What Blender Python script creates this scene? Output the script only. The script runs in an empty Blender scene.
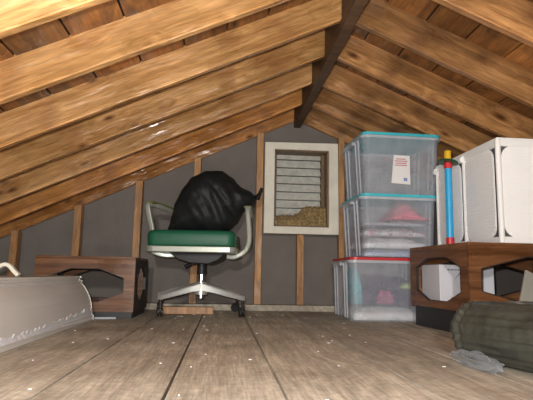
import bpy, bmesh, math, random
from mathutils import Vector, Matrix, noise
random.seed(7)
C = bpy.context.scene.collection
sin, cos, tan, rad = math.sin, math.cos, math.tan, math.radians

# ------------------------------------------------------------ materials
def new_mat(name):
    m = bpy.data.materials.new(name); m.use_nodes = True
    n = m.node_tree.nodes; l = m.node_tree.links
    return m, n, l, n['Principled BSDF']

def plain(name, col, rough=.5, metal=0, spec=.5, bump=0, bscale=60, var=.08, vscale=8):
    m, n, l, b = new_mat(name)
    b.inputs['Roughness'].default_value = rough
    b.inputs['Metallic'].default_value = metal
    b.inputs['Specular IOR Level'].default_value = spec
    tc = n.new('ShaderNodeTexCoord')
    nz = n.new('ShaderNodeTexNoise'); nz.inputs['Scale'].default_value = vscale
    nz.inputs['Detail'].default_value = 5
    l.new(tc.outputs['Object'], nz.inputs['Vector'])
    r = n.new('ShaderNodeValToRGB')
    r.color_ramp.elements[0].position = .3; r.color_ramp.elements[1].position = .7
    r.color_ramp.elements[0].color = [c*(1-var) for c in col] + [1]
    r.color_ramp.elements[1].color = [min(1, c*(1+var)) for c in col] + [1]
    l.new(nz.outputs['Fac'], r.inputs['Fac']); l.new(r.outputs['Color'], b.inputs['Base Color'])
    if bump:
        n2 = n.new('ShaderNodeTexNoise'); n2.inputs['Scale'].default_value = bscale; n2.inputs['Detail'].default_value = 4
        l.new(tc.outputs['Object'], n2.inputs['Vector'])
        bp = n.new('ShaderNodeBump'); bp.inputs['Strength'].default_value = bump; bp.inputs['Distance'].default_value = .01
        l.new(n2.outputs['Fac'], bp.inputs['Height']); l.new(bp.outputs['Normal'], b.inputs['Normal'])
    return m

def wood(name, c1, c2, knot=(.12, .05, .02), rough=.5, axis=0, grain=28, knots=True, hue=.18, kscale=3.2, tint=False, spec=.5, dirt=None, wave=.12, coat=0, speck=0):
    """grain runs along local `axis`; every object gets its own offset and tone"""
    m, n, l, b = new_mat(name)
    b.inputs['Roughness'].default_value = rough
    b.inputs['Specular IOR Level'].default_value = spec
    b.inputs['Coat Weight'].default_value = coat; b.inputs['Coat Roughness'].default_value = .22
    tc = n.new('ShaderNodeTexCoord'); oi = n.new('ShaderNodeObjectInfo')
    add = n.new('ShaderNodeVectorMath'); add.operation = 'ADD'
    sc = n.new('ShaderNodeVectorMath'); sc.operation = 'SCALE'; sc.inputs['Scale'].default_value = 37
    cmb = n.new('ShaderNodeCombineXYZ')
    for i in range(3): l.new(oi.outputs['Random'], cmb.inputs[i])
    l.new(cmb.outputs[0], sc.inputs[0]); l.new(tc.outputs['Object'], add.inputs[0]); l.new(sc.outputs[0], add.inputs[1])
    vec = add.outputs[0]
    if tint:
        at = n.new('ShaderNodeAttribute'); at.attribute_name = 'board'
        s2 = n.new('ShaderNodeVectorMath'); s2.operation = 'SCALE'; s2.inputs['Scale'].default_value = 23
        a2 = n.new('ShaderNodeVectorMath'); a2.operation = 'ADD'
        l.new(at.outputs['Vector'], s2.inputs[0]); l.new(vec, a2.inputs[0]); l.new(s2.outputs[0], a2.inputs[1]); vec = a2.outputs[0]
    mp = n.new('ShaderNodeMapping'); s = [grain]*3; s[axis] = grain*.05; mp.inputs['Scale'].default_value = s
    l.new(vec, mp.inputs['Vector'])
    # knots
    mk = n.new('ShaderNodeMapping'); k = [kscale*2]*3; k[axis] = kscale*.9; mk.inputs['Scale'].default_value = k
    l.new(vec, mk.inputs['Vector'])
    vo = n.new('ShaderNodeTexVoronoi'); l.new(mk.outputs[0], vo.inputs['Vector']); vo.inputs['Scale'].default_value = 1
    kr = n.new('ShaderNodeMapRange'); kr.inputs['From Min'].default_value = .04; kr.inputs['From Max'].default_value = .17
    kr.inputs['To Min'].default_value = 1; kr.inputs['To Max'].default_value = 0
    l.new(vo.outputs['Distance'], kr.inputs['Value'])
    # grain distorted about the knots
    kd = n.new('ShaderNodeMapRange'); kd.inputs['From Min'].default_value = 0; kd.inputs['From Max'].default_value = .5
    kd.inputs['To Min'].default_value = 1.6; kd.inputs['To Max'].default_value = 0
    l.new(vo.outputs['Distance'], kd.inputs['Value'])
    a3 = n.new('ShaderNodeVectorMath'); a3.operation = 'ADD'; l.new(mp.outputs[0], a3.inputs[0])
    if knots: l.new(kd.outputs[0], a3.inputs[1])
    nz = n.new('ShaderNodeTexNoise'); nz.inputs['Scale'].default_value = 1; nz.inputs['Detail'].default_value = 7; nz.inputs['Distortion'].default_value = .4
    l.new(a3.outputs[0], nz.inputs['Vector'])
    r = n.new('ShaderNodeValToRGB'); e = r.color_ramp.elements
    e[0].position = .32; e[1].position = .68; e[0].color = (*c1, 1); e[1].color = (*c2, 1)
    l.new(nz.outputs['Fac'], r.inputs['Fac']); col = r.outputs['Color']
    # broad blotches
    nb = n.new('ShaderNodeTexNoise'); nb.inputs['Scale'].default_value = 3.5; nb.inputs['Detail'].default_value = 3
    l.new(vec, nb.inputs['Vector'])
    hs = n.new('ShaderNodeHueSaturation')
    mr = n.new('ShaderNodeMapRange'); mr.inputs['From Min'].default_value = .3; mr.inputs['From Max'].default_value = .7
    mr.inputs['To Min'].default_value = 1-hue; mr.inputs['To Max'].default_value = 1+hue
    l.new(nb.outputs['Fac'], mr.inputs['Value'])
    mm = n.new('ShaderNodeMath'); mm.operation = 'MULTIPLY'
    mo = n.new('ShaderNodeMapRange'); mo.inputs['To Min'].default_value = 1-hue*.7; mo.inputs['To Max'].default_value = 1+hue*.7
    if tint: l.new(at.outputs['Fac'], mo.inputs['Value'])
    else: l.new(oi.outputs['Random'], mo.inputs['Value'])
    l.new(mr.outputs[0], mm.inputs[0]); l.new(mo.outputs[0], mm.inputs[1])
    l.new(mm.outputs[0], hs.inputs['Value']); l.new(col, hs.inputs['Color']); col = hs.outputs['Color']
    if knots:
        mx = n.new('ShaderNodeMix'); mx.data_type = 'RGBA'
        l.new(kr.outputs[0], mx.inputs['Factor']); l.new(col, mx.inputs['A']); mx.inputs['B'].default_value = (*knot, 1)
        col = mx.outputs['Result']
    if dirt:
        nd = n.new('ShaderNodeTexNoise'); nd.inputs['Scale'].default_value = dirt[1]; nd.inputs['Detail'].default_value = 8
        l.new(tc.outputs['Object'], nd.inputs['Vector'])
        rr = n.new('ShaderNodeMapRange'); rr.inputs['From Min'].default_value = .52; rr.inputs['From Max'].default_value = .72
        rr.inputs['To Max'].default_value = .6
        l.new(nd.outputs['Fac'], rr.inputs['Value'])
        mx = n.new('ShaderNodeMix'); mx.data_type = 'RGBA'
        l.new(rr.outputs[0], mx.inputs['Factor']); l.new(col, mx.inputs['A']); mx.inputs['B'].default_value = (*dirt[0], 1)
        col = mx.outputs['Result']
    # fine dark fibres and specks
    mf = n.new('ShaderNodeMapping'); q = [150]*3; q[axis] = 9; mf.inputs['Scale'].default_value = q; l.new(vec, mf.inputs['Vector'])
    nf = n.new('ShaderNodeTexNoise'); nf.inputs['Scale'].default_value = 1; nf.inputs['Detail'].default_value = 2; l.new(mf.outputs[0], nf.inputs['Vector'])
    fr = n.new('ShaderNodeMapRange'); fr.inputs['From Min'].default_value = .35; fr.inputs['From Max'].default_value = .65; fr.inputs['To Min'].default_value = .80; fr.inputs['To Max'].default_value = 1.12
    l.new(nf.outputs['Fac'], fr.inputs['Value'])
    h2 = n.new('ShaderNodeHueSaturation'); l.new(fr.outputs[0], h2.inputs['Value']); l.new(col, h2.inputs['Color']); col = h2.outputs['Color']
    if speck:
        ns = n.new('ShaderNodeTexNoise'); ns.inputs['Scale'].default_value = 45; ns.inputs['Detail'].default_value = 6; l.new(tc.outputs['Object'], ns.inputs['Vector'])
        sr_ = n.new('ShaderNodeMapRange'); sr_.inputs['From Min'].default_value = .35; sr_.inputs['From Max'].default_value = .65; sr_.inputs['To Min'].default_value = 1-speck; sr_.inputs['To Max'].default_value = 1+speck
        l.new(ns.outputs['Fac'], sr_.inputs['Value'])
        h3 = n.new('ShaderNodeHueSaturation'); l.new(sr_.outputs[0], h3.inputs['Value']); l.new(col, h3.inputs['Color']); col = h3.outputs['Color']
    l.new(col, b.inputs['Base Color'])
    bp = n.new('ShaderNodeBump'); bp.inputs['Strength'].default_value = .3; bp.inputs['Distance'].default_value = .004
    l.new(nz.outputs['Fac'], bp.inputs['Height'])
    mw_ = n.new('ShaderNodeMapping'); q = [14]*3; q[axis] = 4; mw_.inputs['Scale'].default_value = q; l.new(vec, mw_.inputs['Vector'])
    nw = n.new('ShaderNodeTexNoise'); nw.inputs['Scale'].default_value = 1; nw.inputs['Detail'].default_value = 3; l.new(mw_.outputs[0], nw.inputs['Vector'])
    b2 = n.new('ShaderNodeBump'); b2.inputs['Strength'].default_value = wave; b2.inputs['Distance'].default_value = .045
    l.new(nw.outputs['Fac'], b2.inputs['Height']); l.new(bp.outputs['Normal'], b2.inputs['Normal']); l.new(b2.outputs['Normal'], b.inputs['Normal'])
    rv = n.new('ShaderNodeMapRange'); rv.inputs['From Min'].default_value = .35; rv.inputs['From Max'].default_value = .65
    rv.inputs['To Min'].default_value = max(.1, rough-.16); rv.inputs['To Max'].default_value = rough+.15
    l.new(nb.outputs['Fac'], rv.inputs['Value']); l.new(rv.outputs[0], b.inputs['Roughness'])
    return m

def clear_plastic(name, col, fac=.5, rough=.3):
    m, n, l, b = new_mat(name)
    b.inputs['Base Color'].default_value = (*col, 1); b.inputs['Roughness'].default_value = rough
    tr = n.new('ShaderNodeBsdfTransparent'); tr.inputs['Color'].default_value = (.95, .97, 1, 1)
    mx = n.new('ShaderNodeMixShader')
    tc = n.new('ShaderNodeTexCoord'); nz = n.new('ShaderNodeTexNoise'); nz.inputs['Scale'].default_value = 9; nz.inputs['Detail'].default_value = 3
    l.new(tc.outputs['Object'], nz.inputs['Vector'])
    mr = n.new('ShaderNodeMapRange'); mr.inputs['To Min'].default_value = fac-.12; mr.inputs['To Max'].default_value = fac+.12
    l.new(nz.outputs['Fac'], mr.inputs['Value']); l.new(mr.outputs[0], mx.inputs['Fac'])
    l.new(tr.outputs[0], mx.inputs[1]); l.new(b.outputs[0], mx.inputs[2])
    l.new(mx.outputs[0], n['Material Output'].inputs['Surface'])
    return m

M = {}
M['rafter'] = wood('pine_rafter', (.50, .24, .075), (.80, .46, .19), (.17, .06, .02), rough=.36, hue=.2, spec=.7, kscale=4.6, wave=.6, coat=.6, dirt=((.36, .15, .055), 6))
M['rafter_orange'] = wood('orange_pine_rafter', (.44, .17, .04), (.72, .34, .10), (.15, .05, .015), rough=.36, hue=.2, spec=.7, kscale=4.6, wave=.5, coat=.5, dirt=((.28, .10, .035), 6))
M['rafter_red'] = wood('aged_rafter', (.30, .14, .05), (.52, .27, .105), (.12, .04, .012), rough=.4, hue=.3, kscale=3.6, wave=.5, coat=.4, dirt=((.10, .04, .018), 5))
M['sheath'] = wood('roof_boards', (.13, .052, .015), (.30, .13, .038), (.03, .015, .008), rough=.42, axis=1, grain=22, hue=.5, tint=True, wave=.4, dirt=((.035, .018, .01), 7))
M['felt'] = plain('roof_felt', (.015, .012, .01), .9)
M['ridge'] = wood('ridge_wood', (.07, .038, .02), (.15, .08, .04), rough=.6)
M['stud'] = wood('stud_wood', (.36, .17, .06), (.58, .31, .13), (.2, .08, .03), rough=.55, axis=2)
M['floor'] = wood('attic_floor', (.44, .39, .31), (.66, .60, .49), (.34, .27, .20), rough=.75, axis=1, grain=30, kscale=1.6, hue=.14, tint=True, speck=.12, dirt=((.33, .27, .20), 4))
M['gap'] = plain('floor_void', (.02, .015, .012), .9)
M['board'] = plain('fibre_board', (.20, .177, .160), .85, bump=.25, bscale=150, var=.1, vscale=6)
M['cream'] = plain('cream_paint', (.88, .84, .72), .55, var=.1, bump=.1)
M['jamb'] = wood('jamb_wood', (.12, .075, .035), (.24, .15, .08), axis=2, knots=False)
M['louver'] = plain('louver_paint', (.68, .68, .63), .5, var=.15, vscale=20)
M['vent_dark'] = plain('vent_backing_dark', (.06, .055, .05), .9)
M['straw'] = plain('straw', (.34, .24, .11), .85, bump=.8, bscale=90, var=.5, vscale=60)
M['walnut'] = wood('walnut_veneer', (.10, .038, .014), (.23, .10, .04), rough=.38, axis=0, grain=35, knots=False, hue=.12)
M['walnut_y'] = wood('walnut_veneer_side', (.10, .038, .014), (.23, .10, .04), rough=.38, axis=1, grain=35, knots=False, hue=.12)
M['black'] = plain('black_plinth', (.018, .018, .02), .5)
M['darkedge'] = plain('dark_edge', (.03, .022, .02), .5)
M['green'] = plain('green_vinyl', (.014, .125, .066), .45, bump=.15, bscale=250, var=.08)
M['greendark'] = plain('dark_vinyl', (.012, .05, .03), .5)
M['alu'] = plain('brushed_aluminium', (.72, .72, .70), .32, metal=.5, var=.06)
M['alupaint'] = plain('pale_trim', (.50, .53, .47), .35, metal=.4, var=.06)
M['chrome'] = plain('chrome', (.8, .8, .82), .12, metal=1, var=.02)
M['olive'] = plain('olive_pad', (.16, .17, .05), .5)
M['bag'] = plain('black_bag_plastic', (.015, .017, .017), .55, spec=.35, bump=.2, bscale=16, var=.2)
M['bundle'] = plain('grey_bag_plastic', (.05, .052, .042), .28, spec=.6, bump=.35, bscale=30, var=.25)
M['tyre'] = plain('caster_rubber', (.02, .02, .02), .5)
M['bin'] = clear_plastic('clear_bin', (.80, .84, .92), .29)
M['binlid'] = clear_plastic('clear_lid', (.75, .79, .84), .5)
M['wrap'] = clear_plastic('clear_wrap', (.42, .46, .48), .3, .12)
M['teal'] = plain('teal_plastic', (.06, .55, .66), .4)
M['red'] = plain('red_plastic', (.62, .03, .04), .4)
M['blue'] = plain('blue_plastic', (.03, .42, .80), .3)
M['yellow'] = plain('yellow_plastic', (.85, .50, .02), .4)
M['dgreen'] = plain('dark_green_plastic', (.02, .10, .04), .4)
M['slate'] = plain('slate_plastic', (.30, .33, .36), .4)
M['white'] = plain('white_plastic', (.94, .94, .94), .35, var=.015)
M['slot_shade'] = plain('slot_shade_grey', (.10, .10, .11), .8)
M['whitecard'] = plain('white_card', (.74, .75, .80), .6, var=.04)
M['hood'] = plain('pale_enamel', (.74, .71, .67), .38, metal=0, var=.06, vscale=3)
M['film'] = plain('white_film', (.85, .86, .9), .3, bump=.5, bscale=40)
M['paper'] = plain('paper', (.85, .84, .84), .6, var=.02)
M['ink_red'] = plain('ink_red', (.6, .2, .22), .6)
M['ink_blue'] = plain('ink_blue', (.2, .3, .6), .6)
M['ink'] = plain('ink_grey', (.2, .2, .22), .6)
def cloth(name, c): return plain(name, c, .85, bump=.6, bscale=18, var=.25, vscale=14)
M['c_white'] = cloth('cloth_white', (.9, .88, .82)); M['c_navy'] = cloth('cloth_navy', (.03, .03, .09))
M['c_pink'] = cloth('cloth_pink', (.82, .10, .18)); M['c_teal'] = cloth('cloth_teal', (.10, .42, .48))
M['c_rose'] = cloth("cloth_rose", (.38, .08, .2)); M['c_grey'] = cloth('cloth_grey', (.38, .40, .46))
M['c_lime'] = cloth('cloth_lime', (.55, .75, .2)); M['c_blue'] = cloth('cloth_blue', (.45, .55, .72))

# floral-looking grey/pink print
m, n, l, b = new_mat('cloth_print'); b.inputs['Roughness'].default_value = .85
tc = n.new('ShaderNodeTexCoord'); vo = n.new('ShaderNodeTexVoronoi'); vo.inputs['Scale'].default_value = 45
l.new(tc.outputs['Object'], vo.inputs['Vector'])
r = n.new('ShaderNodeValToRGB'); e = r.color_ramp.elements; e[0].color = (.7, .7, .72, 1); e[1].color = (.12, .13, .2, 1)
x = e.new(.35); x.color = (.55, .18, .28, 1); x = e.new(.6); x.color = (.75, .75, .72, 1)
sp = n.new('ShaderNodeSeparateColor'); l.new(vo.outputs['Color'], sp.inputs[0]); l.new(sp.outputs[0], r.inputs['Fac']); l.new(r.outputs[0], b.inputs['Base Color'])
M['c_print'] = m

# ------------------------------------------------------------ helpers
def link(name, bm, mat, parent=None, smooth=False, bevel=0, loc=None):
    bmesh.ops.recalc_face_normals(bm, faces=bm.faces)
    me = bpy.data.meshes.new(name); bm.to_mesh(me); bm.free()
    for mm in (mat if isinstance(mat, (list, tuple)) else [mat]): me.materials.append(mm)
    if smooth:
        for p in me.polygons: p.use_smooth = True
    o = bpy.data.objects.new(name, me); C.objects.link(o)
    if loc: o.location = loc
    if parent: o.parent = parent
    if bevel:
        md = o.modifiers.new('bevel', 'BEVEL'); md.width = bevel; md.segments = 2; md.limit_method = 'ANGLE'
    return o
def tag(o, label, cat, group=None, kind=None):
    o['label'] = label; o['category'] = cat
    if group: o['group'] = group
    if kind: o['kind'] = kind
    return o
def struct(o, label=None):
    o['kind'] = 'structure'
    if label: o['label'] = label
    return o
def empty(name, loc, rz=0):
    o = bpy.data.objects.new(name, None); C.objects.link(o); o.location = loc; o.rotation_euler = (0, 0, rz)
    o.empty_display_size = .1; return o
def box(bm, x0, x1, y0, y1, z0, z1, mi=0):
    v = [bm.verts.new((x, y, z)) for x in (x0, x1) for y in (y0, y1) for z in (z0, z1)]
    fs = [bm.faces.new([v[i] for i in f]) for f in ((0, 1, 3, 2), (4, 6, 7, 5), (0, 4, 5, 1), (2, 3, 7, 6), (0, 2, 6, 4), (1, 5, 7, 3))]
    for f in fs: f.material_index = mi
    return fs
def B(*a):
    bm = bmesh.new(); box(bm, *a); return bm
def cyl(bm, p0, p1, r0, r1=None, n=16):
    p0 = Vector(p0); p1 = Vector(p1); r1 = r0 if r1 is None else r1
    d = p1-p0; M4 = Matrix.Translation((p0+p1)/2) @ d.to_track_quat('Z', 'Y').to_matrix().to_4x4()
    bmesh.ops.create_cone(bm, cap_ends=True, segments=n, radius1=r0, radius2=r1, depth=d.length, matrix=M4)
def prism(bm, pts, fn, t0, t1):
    """polygon pts (a,b) extruded between t0 and t1, fn(a,b,t)->xyz"""
    A = [bm.verts.new(fn(a, b, t0)) for a, b in pts]; D = [bm.verts.new(fn(a, b, t1)) for a, b in pts]
    bm.faces.new(A); bm.faces.new(D[::-1])
    for i in range(len(pts)):
        j = (i+1) % len(pts); bm.faces.new([A[i], D[i], D[j], A[j]])
def holed(outer, inner, fn, t0, t1):
    """slab with a polygon hole"""
    bm = bmesh.new(); loops = {}
    for t in (t0, t1):
        o = [bm.verts.new(fn(a, b, t)) for a, b in outer]; i = [bm.verts.new(fn(a, b, t)) for a, b in inner]
        es = [bm.edges.new((L[k], L[(k+1) % len(L)])) for L in (o, i) for k in range(len(L))]
        bmesh.ops.triangle_fill(bm, use_beauty=True, edges=es); loops[t] = (o, i)
    for q in (0, 1):
        A = loops[t0][q]; D = loops[t1][q]
        for k in range(len(A)):
            j = (k+1) % len(A); bm.faces.new([A[k], D[k], D[j], A[j]])
    return bm
def sweep(path, w, t, up=(0, 0, 1), smooth_n=6):
    """flat bar swept on a smoothed path; w = width along side axis, t = thickness"""
    P = [Vector(p) for p in path]; Q = []
    for i in range(len(P)-1):
        a = P[max(i-1, 0)]; b_ = P[i]; c = P[i+1]; d = P[min(i+2, len(P)-1)]
        for k in range(smooth_n):
            s = k/smooth_n
            Q.append(.5*((2*b_)+(c-a)*s+(2*a-5*b_+4*c-d)*s*s+(3*b_-a-3*c+d)*s**3))
    Q.append(P[-1]); bm = bmesh.new(); prev = None; side = Vector(up).normalized()
    for i, p in enumerate(Q):
        d = (Q[min(i+1, len(Q)-1)]-Q[max(i-1, 0)]).normalized()
        s = (side-d*side.dot(d)).normalized(); nn = d.cross(s)
        ring = [bm.verts.new(p+s*(w/2*a)+nn*(t/2*b_)) for a, b_ in ((-1, -.6), (-.8, -1), (.8, -1), (1, -.6), (1, .6), (.8, 1), (-.8, 1), (-1, .6))]
        if prev:
            for k in range(8): bm.faces.new([prev[k], prev[(k+1) % 8], ring[(k+1) % 8], ring[k]])
        else: bm.faces.new(ring)
        prev = ring
    bm.faces.new(prev[::-1]); return bm

# ------------------------------------------------------------ the attic (metres, camera near the origin, Y runs to the gable)
XR, ZR = .556, 1.464            # ridge line, underside of rafters there
HW = .03
SL, SR = math.atan(.4538), math.atan(.4286)
YG = 3.891                      # far face of last rafter pair
SP = .406
RDL, RDR = .148, .166            # rafter depths, left and right slope
def zl(x): return ZR-tan(SL)*(XR-HW-x)
def zr(x): return ZR-tan(SR)*(x-XR-HW)

# floor boards in one structural object, a dark void below the gaps
seams = [-2.75, -2.44, -2.15, -1.86, -1.56, -1.26, -.96, -.67, -.385, -.115, .146, .484, .76, 1.05, 1.36, 1.66, 1.97, 2.27, 2.58, 2.9, 3.2, 3.5, 3.8, 4.1]
def boards(name, spans, mk, mats):
    bm = bmesh.new(); lay = bm.faces.layers.float.new('board')
    for s in spans:
        v = random.random()
        for f in mk(bm, *s): f[lay] = v
    return bm, lay
bm, lay = boards('floor', list(zip(seams[:-1], seams[1:])), lambda bm, a, c: box(bm, a+.0035+random.random()*.001, c-.0035, -1.2, 3.91, -.025, random.random()*-.002), None)
box(bm, -2.75, 4.1, -1.2, 3.91, -.05, -.03, 1)
struct(link('floor', bm, [M['floor'], M['gap']]), 'worn bare attic floor of wide planks')

# roof boards: local x down the slope, y along the ridge
def slope(name, side, a, length, lab):
    bm = bmesh.new(); lay = bm.faces.layers.float.new('board')
    x = .0; W = .208
    while x < length:
        y = -1.2
        cuts = sorted([random.uniform(-.8, 3.6) for _ in range(2)])
        for y1 in cuts+[3.95]:
            v = random.random()
            if y1-y > .2:
                for f in box(bm, x+.004, x+W-.004, y+.002, y1-.002, 0, .018): f[lay] = v
                y = y1
        x += W
    box(bm, 0, x, -1.2, 3.95, .019, .03, 1)
    o = link(name, bm, [M['sheath'], M['felt']])
    RD = RDL if side < 0 else RDR; top = ZR+RD/cos(a)+.001
    if side < 0:
        o.matrix_world = Matrix.Translation((XR, 0, top)) @ Matrix(((-cos(a), 0, -sin(a), 0), (0, 1, 0, 0), (-sin(a), 0, cos(a), 0), (0, 0, 0, 1)))
    else:
        o.matrix_world = Matrix.Translation((XR, 0, top)) @ Matrix(((cos(a), 0, sin(a), 0), (0, 1, 0, 0), (-sin(a), 0, cos(a), 0), (0, 0, 0, 1)))
    struct(o, lab); return o
slope('ceiling', -1, SL, 3.75, 'reddish brown roof boards over the left slope')
slope('ceiling_right', 1, SR, 4.0, 'dark brown roof boards over the right slope').name = 'ceiling.001'

# ridge board
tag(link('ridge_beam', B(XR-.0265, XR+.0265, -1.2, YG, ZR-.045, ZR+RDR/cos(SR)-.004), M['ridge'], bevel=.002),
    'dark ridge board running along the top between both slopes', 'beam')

ordinal = ['nearest the gable wall', 'second from the gable wall', 'third from the gable wall', 'fourth from the gable wall', 'fifth from the gable wall', 'sixth from the gable wall', 'seventh from the gable wall']
def rafter(side, i, a, length, mat, dz=0, da=0):
    RD = RDL if side < 0 else RDR; bm = bmesh.new(); s = RD*tan(a)
    pts = [(0, 0), (length, 0), (length, RD), (-s, RD)]
    prism(bm, pts, lambda u, v, t: (u, t, v), 0, .04)
    bmesh.ops.bevel(bm, geom=[e for e in bm.edges], offset=.006, segments=3, affect='EDGES')
    o = link('rafter', bm, mat)
    y = YG-.04-(i*SP)
    aa = a+da
    sx = -1 if side < 0 else 1
    Mx = Matrix(((sx*cos(aa), 0, sx*sin(aa), 0), (0, 1, 0, 0), (-sin(aa), 0, cos(aa), 0), (0, 0, 0, 1)))
    o.matrix_world = Matrix.Translation((XR+sx*.0275, y, ZR+dz-.0)) @ Mx
    w = 'left' if side < 0 else 'right'
    col = 'Golden pine' if side < 0 else 'Brown aged pine'
    if i == 0: lab = f'{col} rafter of the {w} slope, tight against the gable wall'
    else: lab = f'{col} rafter of the {w} slope, {ordinal[i]}'
    tag(o, lab.lower(), 'rafter', f'rafters of the {w} roof slope')
    return o
for i in range(7):
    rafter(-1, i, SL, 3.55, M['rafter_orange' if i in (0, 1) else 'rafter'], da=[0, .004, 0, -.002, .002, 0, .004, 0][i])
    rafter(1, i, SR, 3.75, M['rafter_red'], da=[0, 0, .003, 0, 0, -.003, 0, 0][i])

# gable wall with the vent opening
WX0, WX1, WZ0, WZ1 = .37, .789, .618, 1.212
bm = holed([(-2.7, -.03), (3.95, -.03), (3.95, .14), (XR, ZR+.17), (-2.7, .08)],
           [(WX0, WZ0), (WX1, WZ0), (WX1, WZ1), (WX0, WZ1)], lambda a, b, t: (a, t, b), 3.893, 3.915)
struct(link('wall_back', bm, M['board']), 'grey brown fibre board gable wall')
# studs
def stud(x, z0, z1, w, lab, y0=3.785):
    o = link('wall_stud', B(-w/2, w/2, 0, .063, 0, z1-z0), M['stud'], loc=(x, y0, z0), bevel=.002)
    tag(o, lab, 'stud', 'studs of the gable wall'); return o
for x, lab in ((-1.49, 'pale wall stud at the far left of the gable wall, under the low roof'),
               (-1.06, 'wooden wall stud rising behind the left end table'),
               (-.632, 'wooden wall stud between the left end table and the swivel chair'),
               (-.208, 'short visible wall stud above the swivel chair and its black bag')):
    stud(x, .045, zl(x)-.004, .05, lab)
stud(.262, .045, zl(.262)-.004, .05, 'tall wooden wall stud just left of the louvred vent')
stud(.578, .045, .562, .052, 'short pale wall stud centred under the louvred vent')
stud(.892, .045, zr(.892)-.004, .045, 'wooden wall stud between the louvred vent and the clear bins')
struct(link('trim_1', B(-2.4, 3.6, 3.765, 3.89, 0, .043), M['floor'], bevel=.002), 'dusty bottom plate of the gable wall')

# louvred vent
v = empty('gable_vent', (.58, 3.77, .566))
tag(v, 'cream framed louvred vent set in the gable wall', 'vent')
T = Matrix.Translation((-.58, -3.77, -.566))
def sub(name, bm, mat, par, off, **k):
    bmesh.ops.transform(bm, matrix=Matrix.Translation([-c for c in off]), verts=bm.verts); return link(name, bm, mat, par, **k)
VO = (.58, 3.77, .566)
sub('frame', holed([(.297, .566), (.864, .566), (.860, 1.27), (.297, 1.262)], [(.372, .62), (.789, .62), (.789, 1.21), (.372, 1.21)], lambda a, b, t: (a, t, b), 3.762, 3.783), M['cream'], v, VO, bevel=.003)
bm = bmesh.new()
box(bm, WX0-.006, WX0+.012, 3.785, 3.98, WZ0, WZ1); box(bm, WX1-.012, WX1+.006, 3.785, 3.98, WZ0, WZ1)
box(bm, WX0, WX1, 3.785, 3.98, WZ0-.006, WZ0+.012); box(bm, WX0, WX1, 3.785, 3.98, WZ1-.012, WZ1+.006)
sub('jamb', bm, M['jamb'], v, VO)
bm = bmesh.new()
for k in range(9):
    z = .655+k*.064
    prism(bm, [(3.892, z), (3.90, z-.005), (3.935, z+.052), (3.927, z+.057)], lambda a, b, t: (t, a, b), WX0+.02, WX1-.04)
sub('louver_slats', bm, M['louver'], v, VO)
sub('dark_backing', B(WX0+.012, WX1-.012, 3.972, 3.976, WZ0+.012, WZ1-.012), M['vent_dark'], v, VO)  # added dark sheet so the gaps between the slats stay dark
sub('louver_stop', B(WX1-.036, WX1-.012, 3.88, 3.95, WZ0+.012, WZ1-.012), M['jamb'], v, VO)
sub('louver_stop', B(WX0+.012, WX0+.03, 3.88, 3.95, WZ0+.012, WZ1-.012), M['jamb'], v, VO)
# nest
bm = bmesh.new()
random.seed(3)
prof = [(.384, .71), (.44, .712), (.52, .716), (.57, .73), (.60, .775), (.66, .795), (.72, .785), (.776, .79)]
def nest_top(x):
    for (a, za), (c, zc) in zip(prof, prof[1:]):
        if a <= x <= c: return za+(zc-za)*(x-a)/(c-a)
    return .75
N = 26
g = []
for i in range(N):
    x = .385+i*(.776-.385)/(N-1); zt = nest_top(x); row = []
    for (yy, zz) in ((3.80, WZ0+.013), (3.81, WZ0+.05), (3.82, (zt+WZ0)/2+.01), (3.84, zt-.012), (3.862, zt), (3.885, zt-.005), (3.888, WZ0+.013)):
        row.append(bm.verts.new((x, yy+random.uniform(-.006, .006), zz+(random.uniform(-.006, .006) if zz > .65 else 0))))
    g.append(row)
for i in range(N-1):
    for j in range(6): bm.faces.new([g[i][j], g[i+1][j], g[i+1][j+1], g[i][j+1]])
bm.faces.new(g[0]); bm.faces.new(g[-1][::-1])
for k in range(170):
    x = random.uniform(.40, .76); z = random.uniform(WZ0+.02, nest_top(x)+.004); y = 3.80+(z-WZ0)*.2+random.uniform(-.01, .005)
    an = random.uniform(0, 3.14); L = random.uniform(.02, .045)
    cyl(bm, (max(.39, x-L/2*cos(an)), y, z-L/3*sin(an)), (min(.772, x+L/2*cos(an)), y-.004, z+L/3*sin(an)), .0013, n=4)
tag(link('bird_nest', bm, M['straw']), 'dry straw nest heaped in the bottom of the vent', 'nest')

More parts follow.
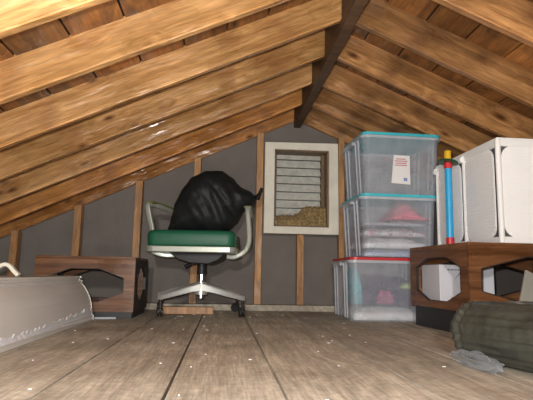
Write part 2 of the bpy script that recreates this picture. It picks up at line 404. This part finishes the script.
# ------------------------------------------------------------ end tables with octagonal openings
def octo(a0, a1, b0, b1, ca, cb):
    return [(a0+ca, b0), (a1-ca, b0), (a1, b0+cb), (a1, b1-cb), (a1-ca, b1), (a0+ca, b1), (a0, b1-cb), (a0, b0+cb)]
def end_table(loc, rz, W, D, zb, zt, holeX, holeY, lab, inset, endmat='walnut_y'):
    t = empty('end_table', (loc[0], loc[1], 0), rz); tag(t, lab, 'table', 'walnut end tables')
    th = .016
    top = zt-th
    link('table_top', B(0, W, 0, D, top, zt), M['walnut'], t, bevel=.002)
    link('bottom_shelf', B(th, W-th, th, D-th, zb+.012, zb+.028), M['walnut'], t)
    for y in (0, D-th):
        p = link('side_panel', holed([(0, zb), (W, zb), (W, top), (0, top)], holeX, lambda a, b, t_: (a, y+t_, b), 0, th), M['walnut'], t)
        e = .004
        cx = sum(a for a, _ in holeX)/8; cz = sum(b for _, b in holeX)/8
        inn = [(cx+(a-cx)*.975, cz+(b-cz)*.95) for a, b in holeX]
        link('opening_edge', holed(holeX, inn, lambda a, b, t_: (a, y+t_, b), .001, th-.001), M['darkedge'], p)
    for x in (0, W-th):
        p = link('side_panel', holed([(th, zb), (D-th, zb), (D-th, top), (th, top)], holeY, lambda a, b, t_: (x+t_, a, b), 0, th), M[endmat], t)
        cx = sum(a for a, _ in holeY)/8; cz = sum(b for _, b in holeY)/8
        inn = [(cx+(a-cx)*.97, cz+(b-cz)*.96) for a, b in holeY]
        link('opening_edge', holed(holeY, inn, lambda a, b, t_: (x+t_, a, b), .001, th-.001), M['darkedge'], p)
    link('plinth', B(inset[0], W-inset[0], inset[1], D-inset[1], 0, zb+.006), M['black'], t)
    return t
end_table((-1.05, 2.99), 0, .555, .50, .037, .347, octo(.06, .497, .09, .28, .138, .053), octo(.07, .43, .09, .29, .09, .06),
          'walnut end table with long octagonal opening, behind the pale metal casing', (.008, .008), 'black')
RT = (1.118, 2.25); RA = rad(5)
end_table(RT, RA, .78, .60, .108, .427, octo(.058, .722, .142, .368, .24, .06), octo(.075, .53, .143, .366, .13, .05),
          'walnut end table at the right carrying the white hamper', (.018, .02))
# carton in the right table
def rt(x, y, z): # table-local to world
    return (RT[0]+x*cos(RA)-y*sin(RA), RT[1]+x*sin(RA)+y*cos(RA), z)
c = empty('carton', rt(.052, .365, .1362), RA+rad(-3)); tag(c, 'small white carton stored inside the right end table', 'box')
link('box_body', B(0, .305, 0, .22, 0, .195), M['whitecard'], c, bevel=.003)
bm = bmesh.new()
for k, (a, d) in enumerate(((.045, .012), (.062, .018), (.085, .01), (.1, .014))): box(bm, a, a+d, -.002, .001, .165, .171)
link('printed_line', bm, M['ink'], c)
bm = bmesh.new()
for k in range(7):
    cyl(bm, (.085+k*.004, -.001, .12+k*.004), (.10+k*.003, -.001, .138+k*.004), .0012, n=4)
link('printed_scribble', bm, M['ink'], c)
link('printed_footer', B(.06, .10, -.002, .001, .022, .027), M['ink_red'], c)

# ------------------------------------------------------------ white hamper
HX, HY0, HY1, HZ0, HZ1, HW_ = 1.296, 2.275, 2.935, .4275, .925, .44
h = empty('hamper', (HX, HY0, HZ0), rad(1)); tag(h, 'bright white plastic lattice hamper with rounded side panels, on the right end table', 'hamper')
L = HY1-HY0; Hh = HZ1-HZ0
bm = bmesh.new()
posts = [(0, 0), (0, L*.5), (0, L), (HW_, 0), (HW_, L*.5), (HW_, L)]
for x, y in posts: cyl(bm, (x, y, 0), (x, y, Hh), .013, n=12)
for x in (0, HW_):
    box(bm, x-.009, x+.009, 0, L, 0, .03); box(bm, x-.009, x+.009, 0, L, Hh-.035, Hh)
for y in (0, L):
    box(bm, 0, HW_, y-.009, y+.009, 0, .03); box(bm, 0, HW_, y-.009, y+.009, Hh-.035, Hh)
link('frame', bm, M['white'], h, bevel=.004)
def rr(a0, a1, b0, b1, r, n=5):
    out = []
    for cx, cy, s in ((a1-r, b0+r, -90), (a1-r, b1-r, 0), (a0+r, b1-r, 90), (a0+r, b0+r, 180)):
        for k in range(n+1):
            t = rad(s+90*k/n); out.append((cx+r*cos(t), cy+r*sin(t)))
    return out
def lattice(a0, a1, b0, b1, fn, nv, nh, name):
    bm = bmesh.new(); prism(bm, rr(a0, a1, b0, b1, .055), fn, 0, .003)
    link_ = None
    for k in range(nh):
        z = b0+.02+(b1-b0-.04)*k/(nh-1); ins = .03 if k in (0, nh-1) else (.012 if k in (1, nh-2) else .003)
        prism(bm, [(a0+ins, z-.0035), (a1-ins, z-.0035), (a1-ins, z+.0035), (a0+ins, z+.0035)], fn, -.0028, .001)
    for k in range(nv):
        x = a0+.02+(a1-a0-.04)*k/(nv-1); ins = .03 if k in (0, nv-1) else .006
        prism(bm, [(x-.003, b0+ins), (x+.003, b0+ins), (x+.003, b1-ins), (x-.003, b1-ins)], fn, -.0005, .001)
    return link(name, bm, M['white'], h)
link('slot_shade', B(.008, HW_-.008, .008, L-.008, .02, Hh-.02), M['slot_shade'], h)  # added dark box: its colour stands for shade inside the panel slots
for y0, y1 in ((.036, L*.5-.008), (L*.5+.034, L-.008)):
    lattice(y0, y1, .028, Hh-.032, lambda a, b, t: (-.004+t, a, b), 9, 26, 'side_panel')
    lattice(y0, y1, .028, Hh-.032, lambda a, b, t: (HW_+.004-t, a, b), 9, 26, 'side_panel')
for y, s in ((-.004, 1), (L+.004, -1)):
    lattice(.014, HW_-.014, .028, Hh-.032, lambda a, b, t: (a, y+s*t, b), 14, 26, 'end_panel')
link('lid', B(-.008, HW_+.008, -.008, L+.008, Hh, Hh+.008), M['white'], h, bevel=.003)
for y in (L*.5, L):
    bm = bmesh.new(); cyl(bm, (-.014, y-.014, Hh-.03), (-.014, y+.014, Hh-.03), .018, n=12); link('corner_knob', bm, M['white'], h, bevel=.003)

# toy pole
p = empty('toy_pole', (1.222, 2.66, .4275)); tag(p, 'blue toy pole with red collars and yellow tip, standing against the white hamper', 'toy')
def ring(name, r0, z0, z1, mat, r1=None, n=20):
    bm = bmesh.new(); cyl(bm, (0, 0, z0), (0.004*z1, 0, z1), r0, r1, n); return link(name, bm, mat, p, smooth=False, bevel=.0015)
ring('base', .045, 0, .012, M['slate'], .03)
ring('collar', .022, .012, .05, M['red']); ring('shaft', .019, .05, .43, M['blue']); ring('collar', .022, .43, .462, M['red'])
ring('disc', .058, .462, .474, M['dgreen'], .05); ring('tip', .02, .474, .53, M['yellow'], .018)

# ------------------------------------------------------------ clear bins
def bin_(name_lab, X0, X1, Y0, Y1, Z0, Hb, taper, lidmat, lab, rz=0):
    b_ = empty('storage_bin', (X0, Y0, Z0), rz); tag(b_, lab, 'bin', 'clear storage bins in a stack')
    W = X1-X0; D = Y1-Y0; t = taper
    bm = bmesh.new()
    lo = rr(t, W-t, t*.6, D-t, .04, 4); hi = rr(0.006, W-.006, .006, D-.006, .04, 4)
    R = []
    n_ = len(lo)
    for z, pts in ((.0, lo), (Hb*.985, hi)): R.append([bm.verts.new((a, c_, z)) for a, c_ in pts])
    for k in range(n_): bm.faces.new([R[0][k], R[0][(k+1) % n_], R[1][(k+1) % n_], R[1][k]])
    bm.faces.new(R[0][::-1])
    o = link('bin_body', bm, M['bin'], b_)
    # rim lip
    bm = holed(rr(-.006, W+.006, -.004, D+.006, .045, 4), rr(.008, W-.008, .008, D-.008, .04, 4), lambda a, c_, t_: (a, c_, t_), Hb-.034, Hb-.018)
    link('rim', bm, M['binlid'], b_)
    bm = bmesh.new(); prism(bm, rr(.004, W+.002, -.008, D-.004, .04, 4), lambda a, c_, t_: (a, c_, t_), Hb-.017, Hb-.001)
    link('lid', bm, lidmat, b_)
    # ribs on the end wall and corners
    for k, (y, s) in enumerate([(y, s) for y in (.10, .16, D-.17, D-.10) for s in (0, 1)]):
            bm = bmesh.new()
            if s == 0: prism(bm, [(t-.004, .01), (t+.004, .01), (.012, Hb-.03), (0, Hb-.03)], lambda a, c_, t_: (a, t_, c_), y, y+.009)
            else: prism(bm, [(W-t+.004, .01), (W-t-.004, .01), (W-.012, Hb-.03), (W, Hb-.03)], lambda a, c_, t_: (a, t_, c_), y, y+.009)
            link('rib', bm, M['binlid'], b_)
    # grip at the rim of the end wall
    link('handle', B(-.02, .004, D*.32, D*.68, Hb-.05, Hb-.03), M['binlid'], b_, bevel=.003)
    link('handle', B(W-.004, W+.012, D*.32, D*.68, Hb-.05, Hb-.03), M['binlid'], b_, bevel=.003)
    return b_
b1 = bin_('', .752, 1.235, 3.0, 3.52, .001, .375, .014, M['red'], 'clear bin with a red lid and dark clothes, bottom of the stack')
b2 = bin_('', .816, 1.305, 2.965, 3.455, .3775, .381, .024, M['teal'], 'clear bin with pale folded clothes and pink cloth, middle of the stack', rz=rad(2))
b3 = bin_('', .826, 1.335, 2.963, 3.45, .760, .380, .024, M['teal'], 'clear empty-looking bin with a white paper label, top of the stack', rz=rad(2))
lb = link('label_sticker', holed([(.185, .068), (.305, .062), (.302, .24), (.20, .242)], [(.25, .15), (.251, .15), (.251, .151), (.25, .151)], lambda a, b, t: (a, t-.002+.0148-b*.037, b), 0, .001), M['paper'], b3)
def yb(z): return .0125-z*.037
bm = bmesh.new()
for k, (a, w) in enumerate(((.215, .06), (.207, .08), (.212, .07), (.207, .076))):
    z = .215-k*.013; box(bm, a, a+w, yb(z)-.0012, yb(z), z, z+.006)
link('printed_lines', bm, M['ink_red'], lb)
bm = bmesh.new(); z = .082; box(bm, .262, .285, yb(z)-.002, yb(z)-.0005, z, z+.02)
link('printed_square', bm, M['ink_blue'], lb)

# folded clothes in the bins: soft rounded slabs
def folded(name, x0, x1, y0, y1, z0, z1, mat, lab, seed, peak=None):
    bm = bmesh.new(); bmesh.ops.create_grid(bm, x_segments=14, y_segments=14, size=1)
    top = list(bm.verts); low = {}
    for v_ in top:
        u, w = v_.co.x, v_.co.y; r = max(abs(u), abs(w))
        e_ = (1-r**6)
        k = noise.noise(Vector((u*1.7+seed*9, w*1.7, seed)))
        h_ = (z1-z0)*(1+.25*k)*max(.45, e_)
        if peak: h_ *= max(.15, 1-abs(u-peak)*.9)
        v_.co = Vector(((x0+x1)/2+u*(x1-x0)/2*(1 if r < .99 else .98), (y0+y1)/2+w*(y1-y0)/2, z0+min(h_, (z1-z0)*1.15)))
    ext = bmesh.ops.extrude_face_region(bm, geom=list(bm.faces))
    for v_ in ext['geom']:
        if isinstance(v_, bmesh.types.BMVert): v_.co.z = z0
    cx, cy = (x0+x1)/2, (y0+y1)/2
    bmesh.ops.transform(bm, matrix=Matrix.Translation((-cx, -cy, -z0)), verts=bm.verts)
    o = link(name, bm, mat, smooth=True, loc=(cx, cy, z0))
    if z0 > .38:
        a = rad(2); o.rotation_euler.z = a; dx, dy = cx-.815, cy-2.965
        o.location = (.815+dx*cos(a)-dy*sin(a), 2.965+dx*sin(a)+dy*cos(a), z0)
    tag(o, lab, 'clothes', 'clothes packed in the clear bins'); return o
folded('folded_cloth', .785, 1.20, 3.03, 3.48, .006, .082, M['c_white'], 'white folded cloth along the floor of the bottom bin', 1)
folded('folded_cloth', .845, 1.20, 3.075, 3.45, .09, .27, M['c_navy'], 'dark navy clothes filling the bottom bin', 2)
folded('folded_cloth', .785, .838, 3.04, 3.3, .095, .31, M['c_teal'], 'pale teal cloth at the left of the bottom bin', 3)
folded('folded_cloth', .93, 1.03, 3.03, 3.066, .10, .18, M['c_rose'], 'rose pink cloth at the front of the bottom bin', 4)
folded('folded_cloth', 1.08, 1.19, 3.03, 3.08, .195, .22, M['c_lime'], 'lime green strip of cloth in the bottom bin', 5)
folded('folded_cloth', .85, 1.24, 3.01, 3.43, .384, .428, M['c_blue'], 'pale blue folded cloth lowest in the middle bin', 6)
folded('folded_cloth', .85, 1.24, 3.005, 3.43, .434, .50, M['c_white'], 'cream folded cloth second up in the middle bin', 7)
folded('folded_cloth', .85, 1.24, 3.005, 3.43, .508, .562, M['c_print'], 'pink and grey printed cloth in the middle bin', 8)
folded('folded_cloth', .85, 1.24, 3.01, 3.43, .572, .605, M['c_grey'], 'grey folded cloth above the printed one in the middle bin', 9)
folded('folded_cloth', 1.02, 1.27, 3.01, 3.3, .612, .735, M['c_pink'], 'peaked bright pink cloth at the right of the middle bin', 10, peak=-.1)

# ------------------------------------------------------------ swivel chair
CH = empty('office_chair', (-.135, 3.42, 0), rad(-6)); tag(CH, 'green vinyl swivel office chair with aluminium arms on a four-arm caster base', 'chair')
def loc_(x, y, z):  # world -> chair local
    a = rad(6); dx, dy = x+.135, y-3.42
    return (dx*cos(a)-dy*sin(a), dx*sin(a)+dy*cos(a), z)
# seat (local: front at -y)
def slab(x0, x1, y0, y1, z0, z1, r, puff=0):
    bm = bmesh.new()
    pr = rr(x0, x1, y0, y1, .05, 5)
    cx, cy = (x0+x1)/2, (y0+y1)/2; rings = []
    for z, s in ((z0, 1-r*.6), (z0+(z1-z0)*.12, 1), (z1-(z1-z0)*.3, 1.005), (z1-(z1-z0)*.1, .985), (z1, .94), (z1+puff*.6, .7), (z1+puff, .35)):
        rings.append([bm.verts.new((cx+(a-cx)*s, cy+(c_-cy)*s, z)) for a, c_ in pr])
    for R0, R1 in zip(rings, rings[1:]):
        for k in range(len(pr)): bm.faces.new([R0[k], R0[(k+1) % len(pr)], R1[(k+1) % len(pr)], R1[k]])
    bm.faces.new(rings[0][::-1]); bm.faces.new(rings[-1]); return bm
link('seat', slab(-.308, .236, -.285, .20, .425, .522, .03, .012), M['green'], CH, smooth=True)
bm = bmesh.new(); prism(bm, rr(-.314, .242, -.292, .2, .05, 5), lambda a, b, t: (a, b, t), .388, .424)
link('seat_trim', bm, M['alupaint'], CH, bevel=.004)
bm = bmesh.new(); prism(bm, [(-.19, .388), (-.14, .35), (-.06, .325), (.06, .32), (.12, .345), (.17, .388)], lambda a, b, t: (a, t, b), -.15, .14)
link('tilt_mechanism', bm, M['black'], CH, bevel=.006)
bm = bmesh.new(); cyl(bm, (0, 0, .10), (0, 0, .255), .021, n=20); link('column', bm, M['chrome'], CH, smooth=False)
bm = bmesh.new(); cyl(bm, (0, 0, .255), (0, 0, .33), .03, n=20); link('column_sleeve', bm, M['black'], CH)
bm = bmesh.new(); cyl(bm, (-.09, -.02, .315), (-.02, 0, .33), .006, n=8); cyl(bm, (-.11, -.02, .305), (-.07, -.02, .32), .012, n=8)
link('tilt_lever', bm, M['black'], CH)
bm = bmesh.new(); cyl(bm, (0, 0, .125), (0, 0, .205), .043, .034, n=24); link('hub', bm, M['alu'], CH)
for ang, R_ in ((230, .355), (318, .355), (43, .335), (146, .345)):
    d = Vector((cos(rad(ang+6)), sin(rad(ang+6)), 0)); s = Vector((-d.y, d.x, 0))
    bm = bmesh.new(); rings = []
    for t_, w, zt_, zb_ in ((.02, .026, .205, .15), (.12, .024, .186, .142), (.24, .019, .158, .122), (R_+.01, .013, .128, .102)):
        c_ = d*t_
        rings.append([bm.verts.new(c_+s*a+Vector((0, 0, z))) for a, z in ((-w, zb_), (w, zb_), (w, zt_-.008), (w*.5, zt_), (-w*.5, zt_), (-w, zt_-.008))])
    for R0, R1 in zip(rings, rings[1:]):
        for k in range(6): bm.faces.new([R0[k], R0[(k+1) % 6], R1[(k+1) % 6], R1[k]])
    bm.faces.new(rings[0][::-1]); bm.faces.new(rings[-1])
    leg = link('base_arm', bm, M['alu'], CH)
    e_ = d*R_
    bm = bmesh.new(); cyl(bm, e_+Vector((0, 0, .05)), e_+Vector((0, 0, .12)), .009, n=10)
    sd = Vector((cos(rad(ang*1.7)), sin(rad(ang*1.7)), 0)) if ang in (43,) else Vector((.95, .3, 0)).normalized()
    off = Vector((-sd.y, sd.x, 0))*.012
    for q in (-1, 1): cyl(bm, e_+off+sd*(q*.016)+Vector((0, 0, .029)), e_+off+sd*(q*.005)+Vector((0, 0, .029)), .028, n=20)
    cyl(bm, e_+off-sd*.006+Vector((0, 0, .04)), e_+off+sd*.006+Vector((0, 0, .04)), .022, n=14)
    link('caster', bm, M['tyre'], leg)
# arms (flat aluminium loops)
rightp = [(.185, 3.58, .665), (.17, 3.45, .688), (.158, 3.36, .692), (.157, 3.335, .672), (.168, 3.335, .56), (.170, 3.335, .47), (.145, 3.335, .41), (.085, 3.34, .372), (.03, 3.35, .372)]
arm = link('arm', sweep([loc_(*q) for q in rightp], .034, .028, up=(.2, 1, 0)), M['alupaint'], CH, smooth=False)
leftp = [(-.36, 3.56, .685), (-.43, 3.44, .700), (-.478, 3.37, .704), (-.492, 3.345, .690), (-.478, 3.345, .62), (-.458, 3.345, .53), (-.470, 3.345, .45), (-.455, 3.345, .40), (-.38, 3.35, .375), (-.3, 3.36, .375)]
arm2 = link('arm', sweep([loc_(*q) for q in leftp], .034, .028, up=(.2, 1, 0)), M['alupaint'], CH)
link('arm_pad', sweep([loc_(*q) for q in ((-.485, 3.34, .714), (-.45, 3.42, .714), (-.37, 3.545, .70))], .045, .016, up=(1, .3, 0)), M['olive'], arm2)
link('arm_pad', sweep([loc_(*q) for q in ((.155, 3.34, .702), (.17, 3.45, .700), (.188, 3.575, .677))], .045, .014, up=(1, 0, 0)), M['olive'], arm)
# backrest under the bag
bk = slab(-.15, .15, -.02, .03, 0, .27, .03); bmesh.ops.transform(bk, matrix=Matrix.Translation((0, .2, .55)), verts=bk.verts)
link('backrest', bk, M['greendark'], CH, smooth=True)
bm = bmesh.new(); cyl(bm, (0, .12, .37), (0, .235, .42), .014, n=10); cyl(bm, (0, .235, .42), (0, .24, .62), .014, n=10)
link('back_support', bm, M['alu'], CH)

# black bag over the backrest: outline in the x-z plane given depth and folds
outl = [(-.385, .545), (-.362, .62), (-.348, .72), (-.302, .819), (-.238, .915), (-.138, .972), (-.022, .970), (.06, .920), (.112, .862), (.19, .83), (.235, .790), (.20, .73), (.13, .69), (.098, .62), (.04, .56), (-.05, .535), (-.2, .530), (-.3, .532)]
cx, cz = -.12, .72
def radial(th):
    d = (cos(th), sin(th)); best = .1
    for k in range(len(outl)):
        (x0, z0), (x1, z1) = outl[k], outl[(k+1) % len(outl)]
        x0 -= cx; x1 -= cx; z0 -= cz; z1 -= cz
        ex, ez = x1-x0, z1-z0; det = -d[0]*ez+ex*d[1]
        if abs(det) < 1e-9: continue
        t_ = (-x0*ez+ex*z0)/det; s_ = (d[0]*z0-d[1]*x0)/det
        if t_ > 0 and -1e-6 <= s_ <= 1+1e-6: best = t_
    return best
bm = bmesh.new(); bmesh.ops.create_icosphere(bm, subdivisions=6, radius=1)
for v_ in bm.verts:
    c0 = v_.co.copy(); rxy = math.hypot(c0.x, c0.z); th = math.atan2(c0.z, c0.x)
    R_ = radial(th); y = c0.y
    s_ = min(1, (rxy+.0001)**.75)
    px, pz = cx+cos(th)*R_*s_, cz+sin(th)*R_*s_
    # drape folds radiating from the top
    fold = noise.noise(Vector((px*7, pz*5, 3)))*.7+abs(noise.noise(Vector((px*15+pz*7, pz*4, 1.3))))*.9+noise.noise(Vector((px*30, pz*22, 4)))*.1
    py = 3.53+y*(.15 if y < 0 else .11)*(1+.28*fold*(1 if y < 0 else .4))
    w = 1+.03*noise.noise(Vector((px*18, pz*18, y*2)))
    v_.co = (cx+(px-cx)*w, py, max(.529, cz+(pz-cz)*w))
# twisted corner
bagc = Vector((-.12, 3.53, .53))
bmesh.ops.transform(bm, matrix=Matrix.Translation(-bagc), verts=bm.verts)
bb = link('plastic_bag', bm, M['bag'], smooth=True, loc=bagc); tag(bb, 'black plastic bag draped over the backrest of the green office chair', 'bag')
bm = bmesh.new()
random.seed(5)
for k in range(5):
    a = Vector((.33+k*.004, -.03-.01*k, .27)); e2 = a+Vector((.022+.01*random.random(), -.02, -.02+.017*k)); cyl(bm, a, e2, .006, .013, n=6)
link('tied_corner', bm, M['bag'], bb, smooth=True)

# ------------------------------------------------------------ small things on the floor
o = link('wood_offcut', B(-.175, .175, -.03, .03, 0, .045), M['stud'], loc=(-.225, 3.42, 0), bevel=.002); o.rotation_euler.z = rad(3)
tag(o, 'scrap piece of lumber lying on the floor under the office chair base', 'wood')
o = link('metal_strip', B(-.075, .075, -.008, .008, 0, .012), M['slate'], loc=(-.655, 2.952, 0.0005), bevel=.001); o.rotation_euler.z = rad(12)
tag(o, 'thin pale metal strip on the floor at the end of the casing', 'strip')
bm = bmesh.new(); random.seed(11)
for k in range(120):
    x = random.uniform(-1.6, 1.8); y = random.uniform(1.0, 3.6); s = random.choice((.002, .002, .003, .004))
    if -.30 > x and y > 2.9 or x > .7: continue
    if x < -.66 or (x > .7 and y > 1.2): continue
    ss = s*y/2
    pr = rr(x-ss*1.6, x+ss*1.6, y-ss, y+ss*1.3, ss*.4, 1); prism(bm, pr, lambda a, b, t: (a, b, t), 0, .0015)
tag(link('debris', bm, M['paper']), 'tiny white flakes of plaster scattered over the floor planks', 'debris', kind='stuff')

# long pale metal casing
HO = (-.80, 1.0, 0)
t = empty('metal_casing', HO); tag(t, 'long curved pale enamelled metal casing on the floor at the left', 'casing')
prof = [(-.69, 0), (-.691, .026), (-.699, .030), (-.702, .055), (-.707, .09), (-.716, .12), (-.731, .152), (-.748, .178), (-.762, .194), (-.768, .196), (-.768, .202), (-.762, .204), (-.764, .210), (-.778, .212), (-.778, .222), (-.770, .224), (-.772, .232)]
back = [(-1.06, .232), (-1.06, 0)]
innr = [(-1.055, 0.004), (-1.055, .227), (-.79, .227), (-.79, .19), (-.77, .172), (-.72, .10), (-.705, .004)]
bm = bmesh.new(); prism(bm, prof+back, lambda a, b, t_: (a-HO[0], t_-HO[1], b), 1.0, 2.9)
link('casing_shell', bm, M['hood'], t)
bm = bmesh.new(); pts = [(a*1.0+(-.002 if a > -.75 else 0), b) for a, b in prof+back]
prism(bm, [(a+.003 if a > -1 else a, b*1.006) for a, b in prof if True]+back, lambda a, b, t_: (a-HO[0], t_-HO[1], b), 2.9, 2.906)
link('end_cap', bm, M['alupaint'], t)
# ragged film along the foot seam, thicker towards the far end
bm = bmesh.new(); random.seed(9); y = 1.1; prev = None
while y < 2.899:
    f = max(0, (y-2.1)/.8)
    hgt = (.004 if random.random() < .5-.3*f else .012)+.028*f*random.uniform(.3, 1.1)
    q = [(-.686, .021-.014*f), (-.6965, .032), (-.6975-.1*max(0, hgt-.02), .032+hgt)]
    cur = [bm.verts.new((a_-HO[0], y-HO[1], z)) for a_, z in q]+[bm.verts.new((a_-.004-HO[0], y-HO[1], z)) for a_, z in q[::-1]]
    if prev:
        for k in range(6): bm.faces.new([prev[k], prev[(k+1) % 6], cur[(k+1) % 6], cur[k]])
    else: bm.faces.new(cur)
    prev = cur; y += random.uniform(.012, .03)
bm.faces.new(prev[::-1])
link('torn_film', bm, M['film'], t)
bm = sweep([(-.985, 2.3, .237), (-.966, 2.3, .262), (-.938, 2.3, .281), (-.915, 2.3, .279), (-.892, 2.3, .256), (-.872, 2.3, .237)], .03, .016, up=(0, 1, 0))
bmesh.ops.transform(bm, matrix=Matrix.Translation((.93, -2.3, -.232)), verts=bm.verts)
tag(link('bent_bracket', bm, M['cream'], loc=(-.93, 2.3, .233)), 'small arched pale bracket standing on the metal casing', 'bracket')

# rolled bundle in dark plastic
A0 = Vector((.835, 1.66, .092)); A1 = Vector((.985, 1.12, .104))
ax = (A1-A0); Lb = ax.length; ax.normalize(); sx = Vector((ax.y, -ax.x, 0)).normalized(); up = sx.cross(ax); up = up if up.z > 0 else -up
bm = bmesh.new(); NR, NA = 80, 120; rings = []
for i in range(NR):
    s_ = i/(NR-1); r = (.088+.014*s_)
    if s_ < .02: r *= .95+.05*s_/.02
    row = []
    for k in range(NA):
        th = 2*math.pi*k/NA
        rib = .0065*(1-abs(math.sin(th*11+noise.noise(Vector((s_*1.2, sin(th)*2, 0)))*1.0)))**2
        cr = .008*noise.noise(Vector((s_*4+cos(th)*2, sin(th)*2.5, 2)))+.002*noise.noise(Vector((s_*20, th*5, 7)))
        if sin(th) < -.5: cr *= .3
        R_ = r+rib+cr
        if s_ < .045: R_ += .004
        elif s_ < .075: R_ -= .007
        q = A0+ax*(s_*Lb)+sx*(cos(th)*R_*1.08)+up*(sin(th)*R_)
        q.z = max(q.z, .002); row.append(bm.verts.new(q))
    rings.append(row)
for R0, R1 in zip(rings, rings[1:]):
    for k in range(NA): bm.faces.new([R0[k], R0[(k+1) % NA], R1[(k+1) % NA], R1[k]])
for row, dd in ((rings[0], -.008), (rings[-1], .01)):
    c_ = bm.verts.new(sum((v_.co for v_ in row), Vector())/NA+ax*dd)
    for k in range(NA): bm.faces.new([row[k], row[(k+1) % NA], c_])
oc = Vector((.97, 1.47, 0)); bmesh.ops.transform(bm, matrix=Matrix.Translation(-oc), verts=bm.verts)
bu = link('wrapped_bundle', bm, M['bundle'], smooth=True, loc=oc)
tag(bu, 'long bundle rolled in dark grey plastic on the floor before the right table', 'bundle')
# clear wrap scrap at its foot
bm = bmesh.new(); bmesh.ops.create_icosphere(bm, subdivisions=4, radius=1)
for v_ in bm.verts:
    k = 1+.5*noise.noise(v_.co*2.2+Vector((4, 1, 0)))
    v_.co = Vector((v_.co.x*.02*k, v_.co.y*.13*k, max(0, .02+v_.co.z*.024*k)))
o = link('plastic_wrap', bm, M['wrap'], loc=(.752, 1.50, .0005)); o.rotation_euler.z = rad(3)
tag(o, 'crumpled clear plastic wrap at the foot of the dark bundle', 'wrap')
# white panel leaning on the right table
bm = B(0, .30, 0, .012, 0, .245); o = link('white_panel', bm, M['alupaint'], loc=(1.256, 2.12, .085), bevel=.002)
o.rotation_euler = (rad(-13), rad(24), rad(4)); tag(o, 'pale flat panel tilted against the front of the right end table', 'panel')

# ------------------------------------------------------------ camera and light
f, yaw, pitch, roll = 509.56, rad(4.7726), rad(8.3529), rad(1.0731)
cam = bpy.data.cameras.new('camera'); cam.sensor_width = 36; cam.lens = f/533*36; cam.clip_start = .02
co = bpy.data.objects.new('camera', cam); C.objects.link(co)
fw = Vector((sin(yaw)*cos(pitch), cos(yaw)*cos(pitch), sin(pitch))); R0 = Vector((cos(yaw), -sin(yaw), 0)); U0 = R0.cross(fw)
R = cos(roll)*R0+sin(roll)*U0; U = R.cross(fw)
mw = Matrix((R, U, -fw)).transposed().to_4x4(); mw.translation = (0, 0, .26); co.matrix_world = mw
bpy.context.scene.camera = co
def light(name, kind, loc, power, col, size=.05, target=None):
    d = bpy.data.lights.new(name, kind); d.energy = power; d.color = col
    if kind == 'AREA': d.size = size
    else: d.shadow_soft_size = size
    o = bpy.data.objects.new(name, d); C.objects.link(o); o.location = loc
    if target: o.rotation_euler = (Vector(target)-Vector(loc)).to_track_quat('-Z', 'Y').to_euler()
    return o
light('camera_flash', 'POINT', (-.05, -.03, .32), 135, (1, .985, .96), .015)
light('rear_fill', 'POINT', (-.3, -1.9, 1.0), 235, (1, .95, .87), .08)  # added fill light, unseen behind the camera, lifts the general level
w = bpy.data.worlds.new('world'); w.use_nodes = True; w.node_tree.nodes['Background'].inputs[0].default_value = (.5, .55, .65, 1)
w.node_tree.nodes['Background'].inputs[1].default_value = .12; bpy.context.scene.world = w
vs = bpy.context.scene.view_settings; vs.view_transform = 'Standard'; vs.look = 'None'; vs.gamma = 1; vs.use_curve_mapping = False; vs.exposure = 0
